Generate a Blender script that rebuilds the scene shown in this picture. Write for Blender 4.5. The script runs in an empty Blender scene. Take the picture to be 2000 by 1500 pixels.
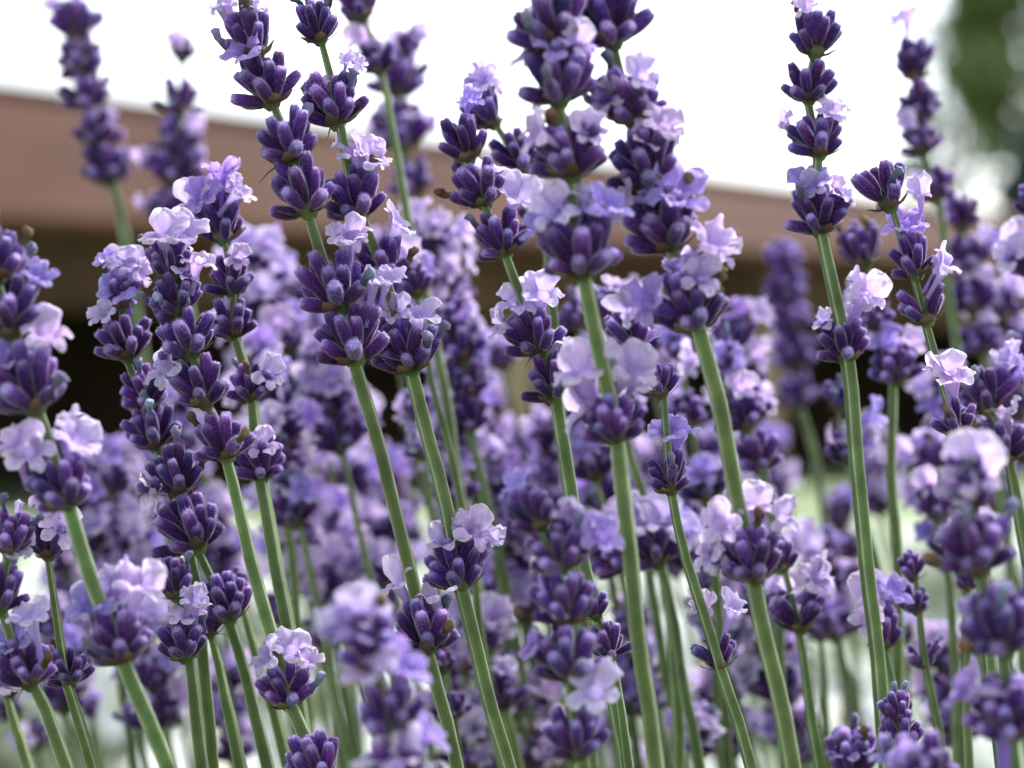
import bpy, math, random
from mathutils import Vector, Matrix, Quaternion
R = math.radians
random.seed(7)
sc = bpy.context.scene
COL = sc.collection

# ---------------------------------------------------------------- camera
CAM_Z, FPX = 0.75, 5000.0            # lens height; focal length in pixels of a 2000 px wide picture
FOCUS = 0.452
cam = bpy.data.cameras.new('camera'); camo = bpy.data.objects.new('camera', cam); COL.objects.link(camo)
camo.location = (0, 0, CAM_Z); camo.rotation_euler = (R(90), 0, 0)
cam.lens = 90; cam.sensor_width = 36; cam.clip_start = 0.01; cam.clip_end = 2000
cam.dof.use_dof = True; cam.dof.focus_distance = FOCUS; cam.dof.aperture_fstop = 14.5
sc.camera = camo
# ---------------------------------------------------------------- sky, sun, exposure
SUN_EL, SUN_AZ = 50, 46              # azimuth clockwise from +Y (camera looks along +Y): right and a little behind the flowers
w = bpy.data.worlds.new('World'); sc.world = w; w.use_nodes = True
nt = w.node_tree; bg = nt.nodes['Background']
sky = nt.nodes.new('ShaderNodeTexSky'); sky.sky_type = 'NISHITA'; sky.sun_disc = False
sky.sun_elevation = R(SUN_EL); sky.sun_rotation = R(SUN_AZ); sky.air_density = 1.0; sky.dust_density = 1.6; sky.ozone_density = 1.0
hs = nt.nodes.new('ShaderNodeHueSaturation'); hs.inputs['Saturation'].default_value = 0.46
nt.links.new(sky.outputs[0], hs.inputs['Color']); nt.links.new(hs.outputs[0], bg.inputs[0])
bg.inputs[1].default_value = 0.15
sun = bpy.data.lights.new('sun', 'SUN'); sun.energy = 2.6; sun.angle = R(9); sun.color = (1, 0.98, 0.95)
suno = bpy.data.objects.new('sun', sun); COL.objects.link(suno)
_d = Vector((math.sin(R(SUN_AZ)) * math.cos(R(SUN_EL)), math.cos(R(SUN_AZ)) * math.cos(R(SUN_EL)), math.sin(R(SUN_EL))))
suno.rotation_euler = _d.to_track_quat('Z', 'Y').to_euler()
vs = sc.view_settings; vs.view_transform = 'Standard'; vs.look = 'None'; vs.gamma = 1; vs.use_curve_mapping = False
vs.exposure = 1.5
sc.cycles.use_denoising = True
sc.cycles.max_bounces = 6; sc.cycles.diffuse_bounces = 4; sc.cycles.transmission_bounces = 5
sc.cycles.use_adaptive_sampling = True; sc.cycles.adaptive_threshold = 0.03
sc.cycles.caustics_reflective = False; sc.cycles.caustics_refractive = False

# ---------------------------------------------------------------- helpers
def at(x, y, D):
    """a point of the place at distance D along the view, seen at photo pixel x, y (2000 x 1500)"""
    return Vector(((x - 1000) / FPX * D, D, CAM_Z - (y - 750) / FPX * D))

def mesh(name, V, F, mats, T=None, MI=None, smooth=True):
    m = bpy.data.meshes.new(name); m.from_pydata(V, [], F)
    for k in mats: m.materials.append(k)
    if MI: m.polygons.foreach_set('material_index', MI)
    if smooth: m.polygons.foreach_set('use_smooth', [True] * len(F))
    if T:
        a = m.attributes.new('t', 'FLOAT', 'POINT'); a.data.foreach_set('value', T)
    m.update(); return m

def obj(name, data, parent=None, M=None):
    o = bpy.data.objects.new(name, data); COL.objects.link(o)
    if parent: o.parent = parent
    if M is not None: o.matrix_basis = M
    return o

def tag(o, label=None, cat=None, group=None, kind=None):
    if label: o['label'] = label
    if cat: o['category'] = cat
    if group: o['group'] = group
    if kind: o['kind'] = kind
    return o

def frame(z, up):
    """rotation with local z along z and local y as near up as it goes"""
    z = z.normalized(); y = up - z * up.dot(z)
    if y.length < 1e-4: y = Vector((0, 1, 0.1)) - z * Vector((0, 1, 0.1)).dot(z)
    y.normalize(); x = y.cross(z)
    return Matrix((x, y, z)).transposed().to_4x4()

def trs(p, rot, s=(1, 1, 1)):
    return Matrix.Translation(p) @ rot @ Matrix.Diagonal((s[0], s[1], s[2], 1))

class MB:
    def __init__(s): s.V = []; s.F = []; s.T = []; s.MI = []
    def v(s, p, t=0.0): s.V.append(tuple(p)); s.T.append(t); return len(s.V) - 1
    def f(s, idx, mi=0): s.F.append(tuple(idx)); s.MI.append(mi)
    def box(s, c, h, rot=None, mi=0):
        b = len(s.V)
        for i in range(8):
            p = Vector((h[0] * (1 if i & 1 else -1), h[1] * (1 if i & 2 else -1), h[2] * (1 if i & 4 else -1)))
            if rot: p = rot @ p
            s.v(Vector(c) + p)
        for q in ((0, 2, 3, 1), (4, 5, 7, 6), (0, 1, 5, 4), (2, 6, 7, 3), (0, 4, 6, 2), (1, 3, 7, 5)): s.f([b + k for k in q], mi)
    def tube(s, pts, rad, n=8, mi=0, cap=True):
        rings = []
        for i, p in enumerate(pts):
            d = (pts[min(i + 1, len(pts) - 1)] - pts[max(i - 1, 0)]).normalized()
            M = frame(d, Vector((0.3, 1, 0.1)))
            rings.append([s.v(p + (M.to_3x3() @ Vector((math.cos(a), math.sin(a), 0))) * rad[i], i / (len(pts) - 1)) for a in (2 * math.pi * k / n for k in range(n))])
        for a, b in zip(rings, rings[1:]):
            for k in range(n): s.f((a[k], a[(k + 1) % n], b[(k + 1) % n], b[k]), mi)
        if cap: s.f(rings[-1], mi); s.f(rings[0][::-1], mi)
    def build(s, name, mats, smooth=True): return mesh(name, s.V, s.F, mats, s.T, s.MI, smooth)

# ---------------------------------------------------------------- materials
def newmat(name):
    m = bpy.data.materials.new(name); m.use_nodes = True
    return m, m.node_tree, m.node_tree.nodes, m.node_tree.links, m.node_tree.nodes['Principled BSDF']

def ramp(N, stops, interp='LINEAR'):
    r = N.new('ShaderNodeValToRGB'); e = r.color_ramp.elements; r.color_ramp.interpolation = interp
    while len(e) < len(stops): e.new(0.5)
    for k, (p, c) in enumerate(stops): e[k].position = p; e[k].color = (*c, 1)
    return r

def attr_t(N):
    a = N.new('ShaderNodeAttribute'); a.attribute_name = 't'; return a.outputs['Fac']

def vary(N, L, col, hue=0.02, val=0.35):
    """per-object hue and value drift"""
    oi = N.new('ShaderNodeObjectInfo'); h = N.new('ShaderNodeHueSaturation')
    m1 = N.new('ShaderNodeMapRange'); m1.inputs[3].default_value = 0.5 - hue; m1.inputs[4].default_value = 0.5 + hue
    m2 = N.new('ShaderNodeMapRange'); m2.inputs[3].default_value = 1 - val; m2.inputs[4].default_value = 1 + val
    mu = N.new('ShaderNodeMath'); mu.operation = 'FRACT'; mm = N.new('ShaderNodeMath'); mm.operation = 'MULTIPLY'; mm.inputs[1].default_value = 17.3
    L.new(oi.outputs['Random'], m1.inputs[0]); L.new(oi.outputs['Random'], mm.inputs[0]); L.new(mm.outputs[0], mu.inputs[0]); L.new(mu.outputs[0], m2.inputs[0])
    L.new(m1.outputs[0], h.inputs['Hue']); L.new(m2.outputs[0], h.inputs['Value']); L.new(col, h.inputs['Color'])
    return h.outputs[0]

def noise_mix(N, L, col, scale, lo, hi, detail=3, stretch=1.0):
    n = N.new('ShaderNodeTexNoise'); n.inputs['Scale'].default_value = scale; n.inputs['Detail'].default_value = detail
    tc = N.new('ShaderNodeTexCoord'); mp = N.new('ShaderNodeMapping'); mp.inputs['Scale'].default_value = (1, 1, stretch)
    L.new(tc.outputs['Object'], mp.inputs[0]); L.new(mp.outputs[0], n.inputs['Vector'])
    mr = N.new('ShaderNodeMapRange'); mr.inputs[1].default_value = 0.3; mr.inputs[2].default_value = 0.7; mr.inputs[3].default_value = lo; mr.inputs[4].default_value = hi
    L.new(n.outputs['Fac'], mr.inputs[0])
    h = N.new('ShaderNodeHueSaturation'); L.new(mr.outputs[0], h.inputs['Value']); L.new(col, h.inputs['Color'])
    return h.outputs[0], n.outputs['Fac']

def soft_mat(name, stops, transl=0.0, sheen=0.0, rough=0.7, hue=0.02, val=0.3, nscale=900, nlo=0.75, nhi=1.25, sheen_tint=(0.9, 0.85, 1), spec=0.25, bump=0.0, stretch=1.0):
    m, t, N, L, P = newmat(name)
    r = ramp(N, stops); L.new(attr_t(N), r.inputs[0])
    c, nf = noise_mix(N, L, r.outputs[0], nscale, nlo, nhi, 3, stretch)
    c = vary(N, L, c, hue, val)
    L.new(c, P.inputs['Base Color']); P.inputs['Roughness'].default_value = rough; P.inputs['Specular IOR Level'].default_value = spec
    P.inputs['Sheen Weight'].default_value = sheen; P.inputs['Sheen Roughness'].default_value = 0.35; P.inputs['Sheen Tint'].default_value = (*sheen_tint, 1)
    if bump:
        b = N.new('ShaderNodeBump'); b.inputs['Strength'].default_value = bump; b.inputs['Distance'].default_value = 0.0002
        L.new(nf, b.inputs['Height']); L.new(b.outputs[0], P.inputs['Normal'])
    if transl:
        tr = N.new('ShaderNodeBsdfTranslucent'); L.new(c, tr.inputs[0]); mx = N.new('ShaderNodeMixShader'); mx.inputs[0].default_value = transl
        L.new(P.outputs[0], mx.inputs[1]); L.new(tr.outputs[0], mx.inputs[2]); L.new(mx.outputs[0], N['Material Output'].inputs[0])
    return m

M_CALYX = soft_mat('calyx_velvet', [(0, (0.060, 0.050, 0.032)), (0.14, (0.046, 0.014, 0.064)), (0.5, (0.047, 0.0105, 0.098)), (0.8, (0.072, 0.022, 0.155)), (0.93, (0.15, 0.085, 0.28)), (1, (0.28, 0.20, 0.44))],
                   sheen=0.6, rough=0.85, hue=0.022, val=0.45, nlo=0.5, nhi=1.55, nscale=2800, bump=0.8, spec=0.12, stretch=0.12)
M_FUZZ = soft_mat('calyx_fuzz', [(0, (0.22, 0.12, 0.36)), (1, (0.66, 0.54, 0.82))], transl=0.6, rough=0.9)
M_PETAL = soft_mat('petal_lilac', [(0, (0.36, 0.21, 0.58)), (0.35, (0.55, 0.40, 0.74)), (0.7, (0.70, 0.57, 0.81)), (1, (0.88, 0.80, 0.90))],
                   transl=0.5, sheen=0.1, rough=0.8, spec=0.08, stretch=0.3, hue=0.02, val=0.14, nscale=1400, nlo=0.84, nhi=1.12)
M_PETAL_BLUE = soft_mat('petal_violet', [(0, (0.24, 0.14, 0.52)), (0.5, (0.37, 0.25, 0.68)), (1, (0.64, 0.52, 0.84))],
                   transl=0.45, sheen=0.1, rough=0.8, spec=0.08, stretch=0.3, hue=0.02, val=0.15, nscale=1400, nlo=0.84, nhi=1.12)
M_FADED = soft_mat('petal_faded', [(0, (0.06, 0.045, 0.15)), (1, (0.24, 0.24, 0.40))], transl=0.2, sheen=0.3, hue=0.04, val=0.4)
M_BRACT = soft_mat('bract_papery', [(0, (0.09, 0.08, 0.03)), (0.5, (0.085, 0.045, 0.032)), (1, (0.20, 0.11, 0.075))], transl=0.3, rough=0.7, hue=0.03, val=0.35)
M_NODE = soft_mat('node_green', [(0, (0.07, 0.10, 0.03)), (1, (0.05, 0.035, 0.03))], sheen=0.2)
M_STEM = soft_mat('stem_green', [(0, (0.072, 0.108, 0.032)), (0.5, (0.102, 0.142, 0.050)), (0.75, (0.18, 0.215, 0.11)), (1, (0.42, 0.45, 0.34))], sheen=0.22, rough=0.55, hue=0.012, val=0.18, nscale=180, nlo=0.68, nhi=1.3, sheen_tint=(0.95, 1, 0.95), bump=0.15)

def plain_mat(name, col, rough=0.8, nscale=4, nlo=0.7, nhi=1.3, transl=0.0, hue=0.0, val=0.0, bump=0.0, bdist=0.02):
    m, t, N, L, P = newmat(name)
    rgb = N.new('ShaderNodeRGB'); rgb.outputs[0].default_value = (*col, 1)
    c, nf = noise_mix(N, L, rgb.outputs[0], nscale, nlo, nhi, 5)
    if val or hue: c = vary(N, L, c, hue, val)
    L.new(c, P.inputs['Base Color']); P.inputs['Roughness'].default_value = rough; P.inputs['Specular IOR Level'].default_value = 0.12
    if bump:
        b = N.new('ShaderNodeBump'); b.inputs['Strength'].default_value = bump; b.inputs['Distance'].default_value = bdist
        L.new(nf, b.inputs['Height']); L.new(b.outputs[0], P.inputs['Normal'])
    if transl:
        tr = N.new('ShaderNodeBsdfTranslucent'); L.new(c, tr.inputs[0]); mx = N.new('ShaderNodeMixShader'); mx.inputs[0].default_value = transl
        L.new(P.outputs[0], mx.inputs[1]); L.new(tr.outputs[0], mx.inputs[2]); L.new(mx.outputs[0], N['Material Output'].inputs[0])
    return m

# ---------------------------------------------------------------- ground
g = MB()
for p in ((-300, -60, 0), (300, -60, 0), (300, 700, 0), (-300, 700, 0)): g.v(p)
g.f((0, 1, 2, 3))
gm, t, N, L, P = newmat('ground_grass')
r = ramp(N, [(0.3, (0.09, 0.14, 0.05)), (0.55, (0.16, 0.21, 0.09)), (0.75, (0.24, 0.26, 0.15))])
n1 = N.new('ShaderNodeTexNoise'); n1.inputs['Scale'].default_value = 1.7; n1.inputs['Detail'].default_value = 8
tc = N.new('ShaderNodeTexCoord'); L.new(tc.outputs['Object'], n1.inputs['Vector']); L.new(n1.outputs['Fac'], r.inputs[0]); L.new(r.outputs[0], P.inputs['Base Color']); P.inputs['Roughness'].default_value = 0.95
tag(obj('ground', g.build('ground', [gm])), kind='structure')

# ---------------------------------------------------------------- the open shed behind
EZ = 1.755
U = Vector((0.777, 0.629, 0)); NB = Vector((-0.629, 0.777, 0)); UP = Vector((0, 0, 1))
E_ORG = Vector((-2.96, 14.8, 0))
def sh(u, n, z): return E_ORG + U * u + NB * n + UP * z
M_ROOF = plain_mat('roof_brown', (0.068, 0.029, 0.0175), nscale=1.1, nlo=0.75, nhi=1.2, bump=0.2)
M_FASCIA = plain_mat('fascia_brown', (0.09, 0.042, 0.026), nscale=3, nlo=0.8, nhi=1.15)
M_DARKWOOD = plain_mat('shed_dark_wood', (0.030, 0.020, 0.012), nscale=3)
M_BEAM = plain_mat('shed_beam_wood', (0.062, 0.034, 0.017), nscale=1.2, nlo=0.5, nhi=1.5)
M_POST = plain_mat('shed_post_wood', (0.27, 0.20, 0.13), nscale=3)
shed = obj('open_shed', None, None, Matrix.Translation(sh(0, 0, 0)))
tag(shed, 'dark open-fronted shed with a long brown roof, blurred behind the lavender', 'shed')
def shedpart(name, mb, mat, parent=None):
    o = obj(name, mb.build(name, [mat], False), parent or shed)
    o.matrix_basis = Matrix.Identity(4) if parent else Matrix.Translation(-sh(0, 0, 0))
    return o
def slab(P4, thick, mb):
    n = (P4[1] - P4[0]).cross(P4[3] - P4[0]).normalized() * thick
    b = len(mb.V)
    for p in P4: mb.v(p)
    for p in P4: mb.v(p - n)
    mb.f((b, b + 1, b + 2, b + 3)); mb.f((b + 7, b + 6, b + 5, b + 4))
    for k in range(4): mb.f((b + k, b + 4 + k, b + 4 + (k + 1) % 4, b + (k + 1) % 4))
U0, U1 = -5, 13
def ridge_z(u): return 0.75 + 1.855 - 0.045 * (u - 0.636)
mb = MB(); slab([sh(U0, -0.05, EZ), sh(U1, -0.05, EZ), sh(U1, 1.25, ridge_z(U1)), sh(U0, 1.25, ridge_z(U0))], 0.05, mb)
roof = shedpart('roof', mb, M_ROOF)
mb = MB(); slab([sh(U0, 1.27, ridge_z(U0)), sh(U1, 1.27, ridge_z(U1)), sh(U1, 3.6, EZ), sh(U0, 3.6, EZ)], 0.05, mb)
shedpart('rear_roof', mb, M_ROOF)
mb = MB(); mb.tube([sh(U0, 1.26, ridge_z(U0) + 0.01), sh(U1, 1.26, ridge_z(U1) + 0.01)], [0.06, 0.06], 8)
shedpart('ridge_cap', mb, M_ROOF, roof).matrix_basis = Matrix.Identity(4)
rotU = Matrix((U, NB, UP)).transposed()
mb = MB(); mb.box(sh((U0 + U1) / 2, -0.08, EZ - 0.085), ((U1 - U0) / 2, 0.02, 0.065), rotU); shedpart('fascia', mb, M_FASCIA)
mb = MB(); mb.tube([sh(U0, -0.15, EZ - 0.05), sh(U1, -0.15, EZ - 0.05)], [0.05, 0.05], 8); shedpart('gutter', mb, M_FASCIA)
mb = MB(); mb.box(sh((U0 + U1) / 2, 0.12, EZ - 0.36), ((U1 - U0) / 2, 0.06, 0.20), rotU); shedpart('beam', mb, M_BEAM)
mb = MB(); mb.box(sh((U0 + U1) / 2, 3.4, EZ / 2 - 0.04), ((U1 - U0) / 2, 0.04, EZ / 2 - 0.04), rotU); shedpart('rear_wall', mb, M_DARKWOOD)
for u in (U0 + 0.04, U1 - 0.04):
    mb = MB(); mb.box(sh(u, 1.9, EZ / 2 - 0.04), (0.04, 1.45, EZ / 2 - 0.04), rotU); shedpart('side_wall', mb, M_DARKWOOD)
for u in (-2.2, 3.93, 6.3, 10.2):
    mb = MB(); mb.box(sh(u, 0.12, 0.595), (0.12, 0.06, 0.595), rotU); shedpart('post', mb, M_POST)

# ---------------------------------------------------------------- trees at the right
def leaf_cloud(mb, centres, n, size, flat=0.6):
    for k in range(n):
        c, rr = random.choice(centres)
        d = Vector((random.gauss(0, 1), random.gauss(0, 1), random.gauss(0, 1))).normalized() * rr * random.random() ** 0.45
        p = c + d; s = size * random.uniform(0.6, 1.4)
        q = Quaternion((random.gauss(0, 1), random.gauss(0, 1), random.gauss(0, 1), random.gauss(0, 1))).normalized().to_matrix()
        t = random.random(); b = len(mb.V)
        for a in ((-1, 0, 0), (-0.25, 0.5, 0.12), (0.5, 0.4, 0.05), (1.1, 0, -0.15), (0.5, -0.4, 0.05), (-0.25, -0.5, 0.12)): mb.v(p + q @ (Vector(a) * s), t)
        mb.f(range(b, b + 6))
def leaf_mat(name, a, b, tr=0.3):
    return soft_mat(name, [(0, a), (1, b)], transl=tr, rough=0.5, val=0, hue=0, nscale=2)
M_LEAF = leaf_mat('tree_leaf', (0.10, 0.15, 0.055), (0.22, 0.27, 0.09))
M_LEAFD = leaf_mat('dark_leaf', (0.03, 0.062, 0.045), (0.07, 0.115, 0.085))
M_BARK = plain_mat('bark', (0.09, 0.065, 0.045), nscale=8)
def tree(name, label, base, h, clumps, nleaf, size, lm):
    o = obj(name, None, None, Matrix.Translation(base)); tag(o, label, 'tree')
    mb = MB(); mid = Vector((0.1, 0.1, h * 0.35)); top = Vector((0.0, 0.2, h * 0.8))
    mb.tube([Vector((0, 0, 0)), mid, top], [h * 0.035, h * 0.027, h * 0.01], 10)
    for c, rr in clumps: mb.tube([mid.lerp(top, random.uniform(0, 0.7)), (mid + c) / 2 + Vector((0, 0, 0.15)), c], [h * 0.013, h * 0.009, h * 0.004], 6)
    obj('trunk', mb.build('trunk', [M_BARK]), o)
    mb = MB(); leaf_cloud(mb, clumps, nleaf, size)
    obj('crown', mb.build('crown', [lm]), o)['kind'] = 'stuff'
b = at(2230, 0, 27); b.z = 0
def rel(x, y, D, base): return at(x, y, D) - base
cl = [(rel(x, y, 27 + dy, b), r) for x, y, dy, r in ((1985, 60, 0, 0.55), (1930, 150, -0.3, 0.45), (1960, 250, 0.2, 0.42), (1895, 70, 0.3, 0.3), (1870, 140, 0, .2), (1915, 0, 0, .35), (2120, 0, 0, 0.8), (2120, 190, 0.5, 0.7), (2240, 120, 0, 0.9), (2330, -60, 0, 0.9), (2200, -140, 0.4, 0.8), (2060, -90, 0.2, 0.55), (2380, 180, 0, 0.7), (1905, 200, 0, 0.22), (1950, -30, 0.1, 0.3))]
tree('leafy_tree', 'large green leafy tree rising at the upper right edge, out of focus', b, 5.2, cl, 4200, 0.085, M_LEAF)
b = at(1850, 0, 33); b.z = 0
cl = [(rel(x, y, 33 + dy, b), r) for x, y, dy, r in ((1830, 90, 0, 0.5), (1870, 200, -0.3, 0.55), (1800, 240, 0.2, 0.38), (1850, 330, 0.2, 0.5), (1900, 20, 0.3, 0.6), (1780, 330, 0, 0.3), (1920, 300, 0, .5))]
tree('airy_tree', 'thin airy tree with sparse pale foliage left of the large green tree', b, 4.4, cl, 800, 0.075, M_LEAFD)
b = at(2120, 0, 24); b.z = 0
cl = [(rel(x, y, 24 + dy, b), r) for x, y, dy, r in ((2030, 300, 0, 0.35), (2090, 360, 0.2, 0.45), (1985, 375, -0.2, 0.22), (2160, 280, 0, 0.5), (2240, 380, 0, 0.5), (2110, 240, 0, 0.4))]
tree('dark_shrub_tree', 'low dark bluish-green tree just above the shed roof at right edge', b, 3.0, cl, 2200, 0.06, M_LEAFD)

# ---------------------------------------------------------------- bed of white flowers behind
M_PALELEAF = leaf_mat('pale_leaf', (0.28, 0.34, 0.22), (0.60, 0.63, 0.52), 0.35)
M_WHITE = plain_mat('white_petal', (0.82, 0.83, 0.80), rough=0.6, nscale=60, nlo=0.95, nhi=1.05, transl=0.35)
M_YELLOW = plain_mat('blossom_eye', (0.55, 0.42, 0.06), nscale=300)
def blossom_mesh(k):
    mb = MB(); n = random.choice((6, 7, 8))
    for i in range(n):
        a = 2 * math.pi * i / n; d = Vector((math.cos(a), math.sin(a), 0)); e = Vector((-d.y, d.x, 0)); L = random.uniform(0.85, 1.1)
        ids = [mb.v(d * (0.12 * L) - e * 0.06), mb.v(d * (0.12 * L) + e * 0.06), mb.v(d * (0.6 * L) + e * 0.3 + Vector((0, 0, 0.14))), mb.v(d * (0.95 * L) + e * 0.16 + Vector((0, 0, 0.1))), mb.v(d * (0.95 * L) - e * 0.16 + Vector((0, 0, 0.1))), mb.v(d * (0.6 * L) - e * 0.3 + Vector((0, 0, 0.14)))]
        mb.f(ids)
    b = len(mb.V); 
    for i in range(8): mb.v((0.17 * math.cos(i * math.pi / 4), 0.17 * math.sin(i * math.pi / 4), 0.06))
    c = mb.v((0, 0, 0.13))
    for i in range(8): mb.f((b + i, b + (i + 1) % 8, c), 1)
    return mb.build('blossom', [M_WHITE, M_YELLOW])
BLOSSOM = [blossom_mesh(k) for k in range(4)]
M_GREENSTALK = plain_mat('white_plant_stalk', (0.16, 0.24, 0.08), nscale=20)
def white_plant(px, D, h, wide, nb, label):
    base = at(px, 0, D); base.z = 0
    o = obj('white_flowering_plant', None, None, Matrix.Translation(base)); tag(o, label, 'plant', 'white flowering plants in the bed behind')
    cl = [(Vector((random.gauss(0, wide * 0.5), random.gauss(0, wide * 0.5), h * random.uniform(0.25, 0.86))), wide * random.uniform(0.25, 0.42)) for _ in range(12)]
    mb = MB(); leaf_cloud(mb, cl, 700, 0.024)
    obj('foliage', mb.build('foliage', [M_PALELEAF]), o)['kind'] = 'stuff'
    mb = MB()
    for c, r_ in cl: mb.tube([Vector((c.x * 0.2, c.y * 0.2, 0)), Vector((c.x * 0.7, c.y * 0.7, c.z * 0.6)), c], [0.006, 0.005, 0.003], 5)
    obj('stalk', mb.build('stalk', [M_GREENSTALK]), o)
    for k in range(nb):
        c, rr = random.choice(cl); d = Vector((random.gauss(0, 0.6), -abs(random.gauss(0.5, 0.6)), abs(random.gauss(0.6, 0.5)))).normalized()
        q = frame((d + Vector((0, -0.3, 0.6))), Vector((random.gauss(0, 1), random.gauss(0, 1), 0)))
        s = random.uniform(0.018, 0.036)
        obj('blossom', random.choice(BLOSSOM), o, trs(c + d * rr * 0.98, q, (s, s, s)))
WP = [(60, 3.0, .60, .20, 'left edge of the bed, behind the leftmost stalks'), (330, 2.7, .62, .19, 'behind the bundle of stems at lower left'), (560, 3.3, .60, .20, 'behind the stem with the lowest left-hand whorl'),
      (830, 2.8, .58, .18, 'behind the long central-left stems'), (1080, 3.4, .57, .2, 'directly below the picture centre'), (1330, 2.9, .59, .18, 'behind the thick central stem and its neighbours'),
      (1520, 3.1, .61, .2, 'behind the stems right of the centre'), (1700, 2.7, .58, .17, 'behind the two straight stems at lower right'), (1880, 3.2, .59, .2, 'behind the big blurred spike at lower right'),
      (-40, 2.0, .60, .15, 'near row at the far left'), (230, 2.1, .61, .15, 'near row, behind the wide lower-left bloom'), (470, 1.9, .60, .14, 'near row, behind the dense stem bundle'), (960, 2.0, .59, .14, 'near row, left of the soft central spike'),
      (1230, 2.1, .60, .14, 'near row, behind the thick middle stem'), (1590, 1.9, .61, .14, 'near row, behind the two-sided whorl at right'), (1790, 2.1, .60, .14, 'near row, behind the thin bud stalk at right'),
      (-60, 4.2, .52, .3, 'far row, outermost at left'), (480, 4.5, .52, .32, 'far row, second from the left'), (1000, 4.4, .50, .32, 'far row, middle one'), (1460, 4.3, .50, .32, 'far row, second from the right'), (2000, 4.5, .5, .32, 'far row, outermost at right'),
      (1560, 6.0, .45, .3, 'back of the bed, left of the long straight stem'), (1720, 6.6, .43, .3, 'back of the bed, seen between the straight right stems'), (1840, 5.8, .44, .28, 'back of the bed, right of the straight right stems'), (200, 6.0, .45, .3, 'back of the bed at left'), (640, 6.4, .44, .3, 'back of the bed, left of centre'), (1210, 6.2, .44, .3, 'back of the bed, right of centre')]
for px, D, h, wd, txt in WP:
    white_plant(px, D, h, wd, 55 if D < 4 else 24, 'pale plant with blurred white blossoms, ' + txt)

# ---------------------------------------------------------------- lavender pieces (shared meshes, millimetres to metres)
MM = 0.001
def calyx_mesh(seed, L=6.0):
    rnd = random.Random(seed); mb = MB(); n = 20
    prof = [(0, 0.42), (0.07, 0.66), (0.2, 0.92), (0.4, 1.10), (0.6, 1.15), (0.78, 1.10), (0.9, 1.0), (0.965, 0.84), (1.0, 0.55), (0.985, 0.22)]
    bx, by = rnd.uniform(-0.35, 0.35), rnd.uniform(-0.35, 0.35); rr = rnd.uniform(0.92, 1.08); rings = []
    def pt(a, tz, r):
        bend = math.sin(tz * math.pi) * 0.5
        return Vector((r * math.cos(a) + bx * bend, r * math.sin(a) + by * bend, tz * L))
    for tz, r in prof:
        ring = []
        for k in range(n):
            a = 2 * math.pi * k / n; rib = 1 + (0.085 if k % 2 else -0.085) * math.sin(min(1, tz * 1.1) * math.pi) ** 0.5
            ring.append(mb.v((pt(a, tz, r * rr * rib * rnd.uniform(0.975, 1.025)) + Vector((0, 0, (0.15 if k % 4 == 0 else -0.05) if 0.95 < tz and r > .3 else 0))) * MM, tz))
        rings.append(ring)
    for a, b in zip(rings, rings[1:]):
        for k in range(n): mb.f((a[k], a[(k + 1) % n], b[(k + 1) % n], b[k]))
    mb.f(rings[-1]); mb.f(rings[0][::-1])
    for _ in range(520):                                   # short woolly hairs
        tz = rnd.random() ** 0.7 * 0.98 + 0.02; a = rnd.uniform(0, 2 * math.pi)
        r = [p1 + (p2 - p1) * (tz - t1) / (t2 - t1) for (t1, p1), (t2, p2) in zip(prof[:-1], prof[1:-1] + [(1.001, 0.5)]) if t1 <= tz <= t2][:1]
        r = (r[0] if r else 0.6) * rr * 0.98
        p = pt(a, tz, r); out = Vector((math.cos(a), math.sin(a), 0.25 + 0.9 * max(0, tz - 0.75) * 4 + rnd.gauss(0, 0.4))).normalized()
        hl = rnd.uniform(0.2, 0.52) * (1.25 if tz > 0.85 else 1); side = Vector((-math.sin(a), math.cos(a), rnd.gauss(0, 0.6))).normalized() * 0.024
        i0 = mb.v((p - side) * MM, 0); i1 = mb.v((p + side) * MM, 0); i2 = mb.v((p + out * hl) * MM, 1)
        mb.f((i0, i1, i2), 1)
    return mb.build('calyx', [M_CALYX, M_FUZZ])
CALYX = [calyx_mesh(k) for k in range(7)]

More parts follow.
